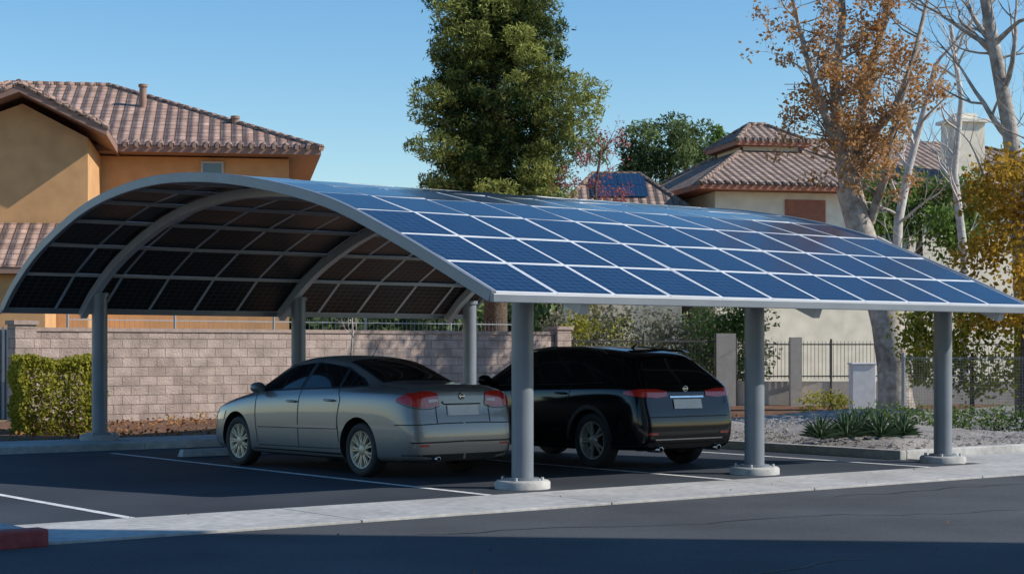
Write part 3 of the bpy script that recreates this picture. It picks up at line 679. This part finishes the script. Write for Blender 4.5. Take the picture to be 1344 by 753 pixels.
# ------------------------------------------------------------------ trees
def tree(name,clumps,dens,size,mat,trunk=None,barkm=bark,fill=.45,aspect=.5):
    e=empty(name)
    P,T=clump_points(clumps,dens,fill); leaves_obj('foliage',P,rng.uniform(size*.7,size*1.3,len(P)),T,mat,parent=e,aspect=aspect)
    m=MB()
    if trunk:
        for pts,rs in trunk: m.tube(pts,rs,10,0)
        m.obj('trunk',[barkm],parent=e,uv=False)
    return e
cl=[];px_,py_=-.6,58.
zs_=[4.5,6.9,8.2,9.4,10.3,11.2,12.2,13.3,14.8]; Rs=[2.7,3.2,3.3,3.7,3.0,2.75,2.7,2.2,1.5]
br=[]
for i in range(215):
    z=4.5+10.3*((i+.5)/215)**.9; R=float(np.interp(z,zs_,Rs)); a=i*2.39996+random.uniform(-.35,.35); k=random.choice([.2,.45,.65,.8,.9,1.0])*random.uniform(.82,1.12)
    r=random.uniform(.30,.72)*(.8+.2*R/3.7); c=(px_+math.cos(a)*(R*k-.2),py_+math.sin(a)*(R*k-.2),z)
    cl.append((c,(r*1.25,r*1.25,r*.72),random.choice([.12,.35,.5,.65,.85])+random.uniform(-.08,.08)))
    if i%3==0: br.append(([(px_,py_,z-.9),(px_+(c[0]-px_)*.5,py_+(c[1]-py_)*.5,z-.5),c],[.09,.06,.03]))
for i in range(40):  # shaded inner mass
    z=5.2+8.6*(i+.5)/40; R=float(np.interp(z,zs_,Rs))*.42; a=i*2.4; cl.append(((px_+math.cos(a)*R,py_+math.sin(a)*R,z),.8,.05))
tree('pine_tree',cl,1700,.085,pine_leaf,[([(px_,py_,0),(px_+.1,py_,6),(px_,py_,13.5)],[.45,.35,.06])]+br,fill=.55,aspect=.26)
def conif(name,x,y,z0,z1,R,n,mat,top=.2,size=.11,dens=900,cs=1.):
    cl=[]
    for i in range(n):
        t=(i+.5)/n; z=z0+(z1-z0)*t; rr=R*((1-t)**.7*(1-top)+top*(1-t)+.05)*random.uniform(.6,1.05); a=i*2.39996
        r=random.uniform(.35,.65)*cs*(1.1-.5*t); cl.append(((x+math.cos(a)*rr,y+math.sin(a)*rr,z),(r,r,r*.9),random.uniform(.2,.8)))
    return tree(name,cl,dens,size,mat,[([(x,y,0),(x,y,z1-.3)],[.3,.05])])
cl=[]
for i in range(70):
    a=random.uniform(0,6.28); k=math.sqrt(random.random()); cl.append(((6.6+1.9*k*math.cos(a),72+1.5*k*math.sin(a),9.1+random.uniform(-2.2,2.5)*(1-.45*k)),(random.uniform(.4,.75),.6,.4),random.uniform(.1,.85)))
tree('conifer_tree',cl,700,.10,dark_leaf,[([(6.6,72,0),(6.6,72,10.5)],[.3,.05])],fill=.5,aspect=.35)
conif('cypress_tree',9.3,78,6,11.6,1.3,34,green_leaf,.4,.09,1100,1.2)
conif('cypress_tree',10.9,80,6,11.2,1.3,26,green_leaf,.4,.09,1100,1.2)
conif('conifer_tree',4.9,72,6,9.7,1.2,26,dark_leaf,.5,.10,900,1.1)

def autumn():
    e=empty('autumn_tree'); m=MB(); tips=[]; y=41
    tr_=[(9.15,y,0),(9.1,y,.5),(9.06,y,1.2),(8.92,y,2.2),(8.6,y,3.4),(8.25,y,4.5),(8.0,y,5.4)]
    m.tube(tr_,[.48,.41,.39,.38,.34,.31,.30],16,0)
    limbs=[([(8.0,y,5.3),(7.75,y-.2,6.4),(7.65,y-.1,7.8),(7.85,y,9.4),(7.8,y,11)],.2),([(8.05,y,5.3),(8.35,y+.3,6.6),(8.5,y+.4,8),(8.9,y+.2,9.4),(9.1,y,11)],.2),
           ([(7.8,y,6.2),(7.3,y-.5,7.2),(6.9,y-.6,8.4),(6.55,y-.6,9.8)],.12),([(8.3,y+.2,6.4),(9.0,y-.3,7.2),(9.5,y-.4,8.6),(9.8,y-.5,10)],.12),([(8.5,y,4.6),(8.75,y-.5,5.6),(8.9,y-.6,6.6),(9.3,y-.6,7.9)],.12)]
    for pts,r in limbs:
        n=len(pts); m.tube(pts,[r*(1-.7*i/(n-1)) for i in range(n)],10,0)
        for i in range(1,n):
            for k in range(5):
                a=random.uniform(0,6.28); p=Vector(pts[i-1]).lerp(Vector(pts[i]),random.random())
                grow(m,p,(math.cos(a),math.sin(a)*.8,random.uniform(.2,1.1)),random.uniform(.6,1.0),r*.22,2,tips,.35,4,2,0,.55)
    m.obj('trunk_and_branches',[bark_pale],parent=e,uv=False)
    P=[];T=[]
    for p,d in tips:
        if p.x<10.1 and random.random()<.72:
            k=random.randint(8,36); q=np.array(p)+rng.normal(0,.11,(k,3)); P.append(q); T.append(rng.uniform(.1,.9,k))
    P=np.concatenate(P);T=np.concatenate(T); leaves_obj('foliage',P,rng.uniform(.035,.07,len(P)),T,orange_leaf,parent=e,aspect=.6)
autumn()
def bare(name,pts,r,mat,n=5,L=1.5,leafp=0,lmat=None,zmin=3,depth=3):
    e=empty(name); m=MB(); tips=[]; k=len(pts); m.tube(pts,[r*(1-.65*i/(k-1)) for i in range(k)],12,0)
    for i in range(1,k):
        for j in range(n):
            p=Vector(pts[i-1]).lerp(Vector(pts[i]),random.random())
            if p.z<zmin: continue
            a=random.uniform(0,6.28); grow(m,p,(math.cos(a),math.sin(a),random.uniform(.5,1.3)),L*random.uniform(.7,1.2),r*.28,depth,tips,.3,5,2,0,.5,.05)
    m.obj('trunk_and_branches',[mat],parent=e,uv=False)
    if lmat:
        P=[]
        for p,d in tips:
            if random.random()<leafp: P.append(np.array(p)+rng.normal(0,.08,(random.randint(3,10),3)))
        P=np.concatenate(P); leaves_obj('foliage',P,rng.uniform(.03,.06,len(P)),rng.random(len(P)),lmat,parent=e,aspect=.6)
bare('bare_tree',[(11.35,38,0),(11.3,38,2.5),(11.2,38,4.5),(10.95,38,6.5),(10.6,38,8.3),(10.2,38,10.5)],.28,bark_pale,5,1.5)
bare('birch_tree',[(10.2,46,0),(10.2,46,3),(10.3,46,5),(10.6,46,6.5),(11.0,46,8.0),(11.3,46,9.2)],.17,bark_white,4,1.2)
bare('birch_tree',[(12.6,48,0),(12.6,48,4),(12.3,48,6.5),(12.5,48,8.5),(12.2,48,10.6)],.15,bark_white,4,1.3)
bare('blossom_tree',[(2.6,54,0),(2.6,54,3),(2.65,54,5),(2.6,54,6.6),(2.8,54,7.8)],.10,bark,5,.85,.5,pink_leaf)
bare('young_bare_tree',[(-3.4,36.4,.1),(-3.42,36.4,1.0),(-3.36,36.4,1.9),(-3.4,36.4,2.8)],.035,bark_pale,5,.7,zmin=.9,depth=2)
cl=[]
for i in range(60):
    z=random.uniform(2.2,5.5); R=1.5*math.sqrt(max(.1,1-((z-3.7)/2.2)**2)); a=random.uniform(0,6.28); k=random.uniform(.3,1)
    cl.append(((10.75+math.cos(a)*R*k,36+math.sin(a)*R*k,z),random.uniform(.3,.5),random.uniform(.2,.9)))
tree('yellow_tree',cl,750,.06,yellow_leaf,[([(10.7,36,0),(10.8,36,3),(10.7,36,5)],[.16,.12,.03])],aspect=.65,fill=.2)
cl=[((random.uniform(8.6,12.5),37.5+random.uniform(-.6,.6),random.uniform(.6,2.5)),random.uniform(.3,.5),random.uniform(.2,.9)) for i in range(60)]
tree('yellow_shrub',cl,750,.055,ygreen_leaf,[([(10,37.5,0),(10,37.5,1.5)],[.06,.03])],aspect=.65,fill=.2)
cl=[((random.uniform(10.2,13.6),50+random.uniform(-1,1),random.uniform(4.6,6.5)),random.uniform(.4,.6),random.uniform(.2,.9)) for i in range(46)]
tree('green_tree',cl,600,.08,green_leaf,[([(11.8,50,0),(11.8,50,5.5)],[.2,.08])],fill=.3)
cl=[((random.uniform(1.4,7.6),53+random.uniform(-1.5,1.5),random.uniform(.4,2.7)),random.uniform(.4,.65),random.uniform(.1,.95)) for i in range(110)]
tree('grey_shrub',cl,420,.07,grey_leaf,None,fill=.3)
cl=[((random.uniform(1.0,3.4),49+random.uniform(-.5,.5),random.uniform(.4,2.6)),random.uniform(.3,.5),random.uniform(.1,.95)) for i in range(24)]
tree('yellow_shrub',cl,420,.06,ygreen_leaf,None,fill=.3)
cl=[((random.uniform(5.4,7.4),51+random.uniform(-.5,.5),random.uniform(.4,2.7)),random.uniform(.4,.6),random.uniform(.1,.8)) for i in range(30)]
tree('green_shrub',cl,420,.07,green_leaf,None,fill=.3)
cl=[((-60+i*.9+random.uniform(-.5,.5),random.uniform(110,122),random.uniform(1,4.5)),random.uniform(2,3.2),random.uniform(.1,.8)) for i in range(155)]
tree('distant_trees',cl,90,.32,dark_leaf,None,fill=.5)
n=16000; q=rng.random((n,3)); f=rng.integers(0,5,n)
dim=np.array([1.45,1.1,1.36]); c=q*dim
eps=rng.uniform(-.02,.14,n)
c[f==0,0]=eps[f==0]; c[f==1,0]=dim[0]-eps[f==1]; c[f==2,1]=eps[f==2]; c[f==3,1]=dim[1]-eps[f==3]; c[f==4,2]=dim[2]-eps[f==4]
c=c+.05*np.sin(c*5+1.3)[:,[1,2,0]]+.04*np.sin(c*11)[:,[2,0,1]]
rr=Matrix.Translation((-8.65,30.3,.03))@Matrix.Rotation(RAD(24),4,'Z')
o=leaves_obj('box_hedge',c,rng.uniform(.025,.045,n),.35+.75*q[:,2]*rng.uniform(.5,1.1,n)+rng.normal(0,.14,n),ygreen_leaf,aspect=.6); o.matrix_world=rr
cl=[((6.2+i*.16+random.uniform(-.1,.1),30.5+random.uniform(-.6,.4)-i*.03,.28+random.uniform(0,.12)),random.uniform(.22,.32),random.uniform(.1,.6)) for i in range(30)]
tree('low_hedge',cl,1800,.035,green_leaf,None,fill=.4)
cl=[((7.2+random.uniform(-.5,.5),39.8+random.uniform(-.3,.3),.25+random.uniform(0,.2)),.25,random.uniform(.3,.9)) for i in range(10)]
tree('small_shrub',cl,1200,.04,ygreen_leaf,None,fill=.4)
agm=leaf_mat('agave_leaf',(.05,.09,.05),(.14,.20,.12),.1)
def agave(x,y,z,R,n=44):
    m=MB()
    for i in range(n):
        a=i*2.39996; t=i/n; el=.15+1.2*t; L=R*random.uniform(.8,1.1); d=Vector((math.cos(a)*math.cos(el),math.sin(a)*math.cos(el),math.sin(el))); s=Vector((-math.sin(a),math.cos(a),0))*.028
        c=Vector((x,y,z)); m1=c+d*L*.5+Vector((0,0,.03)); e=c+d*L-Vector((0,0,.04*(1-t)))
        m.add([c-s*.7,c+s*.7,m1+s,e,m1-s],[(0,1,2,3,4)])
    o=m.obj('agave_plant',[agm],uv=False); at=o.data.attributes.new('tint','FLOAT','FACE'); at.data.foreach_set('value',np.clip(rng.normal(.4,.25,len(o.data.polygons)),0,1).astype(np.float32))
for x,y,R in ((4.75,26.6,.42),(5.2,26.9,.5),(5.75,27.0,.45),(5.5,27.6,.5),(6.2,27.4,.4)): agave(x,y,.2,R)
cl=[((-6.2+random.uniform(-.6,.8),34.5+random.uniform(-.3,.3),.15+random.uniform(0,.12)),.16,random.uniform(.1,.9)) for i in range(8)]
tree('small_shrub',cl,1300,.035,orange_leaf,None,fill=.4)

# ------------------------------------------------------------------ light, sky, camera
AZ,EL=97,35
S=Vector((math.sin(RAD(AZ))*math.cos(RAD(EL)),math.cos(RAD(AZ))*math.cos(RAD(EL)),math.sin(RAD(EL))))
L=bpy.data.lights.new('sun','SUN'); L.energy=5.0; L.angle=RAD(.5); L.color=(1,.94,.85)
lo=bpy.data.objects.new('sun',L); scene.collection.objects.link(lo); lo.rotation_euler=S.to_track_quat('Z','Y').to_euler(); lo.location=(20,0,30)
W=bpy.data.worlds.new('World'); scene.world=W; W.use_nodes=True; n=W.node_tree.nodes; l=W.node_tree.links
sk=n.new('ShaderNodeTexSky'); sk.sky_type='NISHITA'; sk.sun_disc=False; sk.sun_elevation=RAD(EL); sk.sun_rotation=RAD(AZ); sk.air_density=1.15; sk.dust_density=.2; sk.ozone_density=3.0; sk.altitude=300
hs=n.new('ShaderNodeHueSaturation'); hs.inputs['Saturation'].default_value=1.28; l.new(sk.outputs[0],hs.inputs['Color'])
l.new(hs.outputs[0],n['Background'].inputs['Color']); n['Background'].inputs['Strength'].default_value=.15
cam=bpy.data.cameras.new('camera'); cam.sensor_width=36; cam.lens=36*2265/1344.; cam.shift_y=83.5/1344.; cam.clip_end=3000; cam.clip_start=.1
co=bpy.data.objects.new('camera',cam); scene.collection.objects.link(co); co.location=(0,0,1.55); co.rotation_euler=(RAD(90),0,0); scene.camera=co
scene.view_settings.view_transform='Standard'; scene.view_settings.look='None'; scene.view_settings.exposure=0
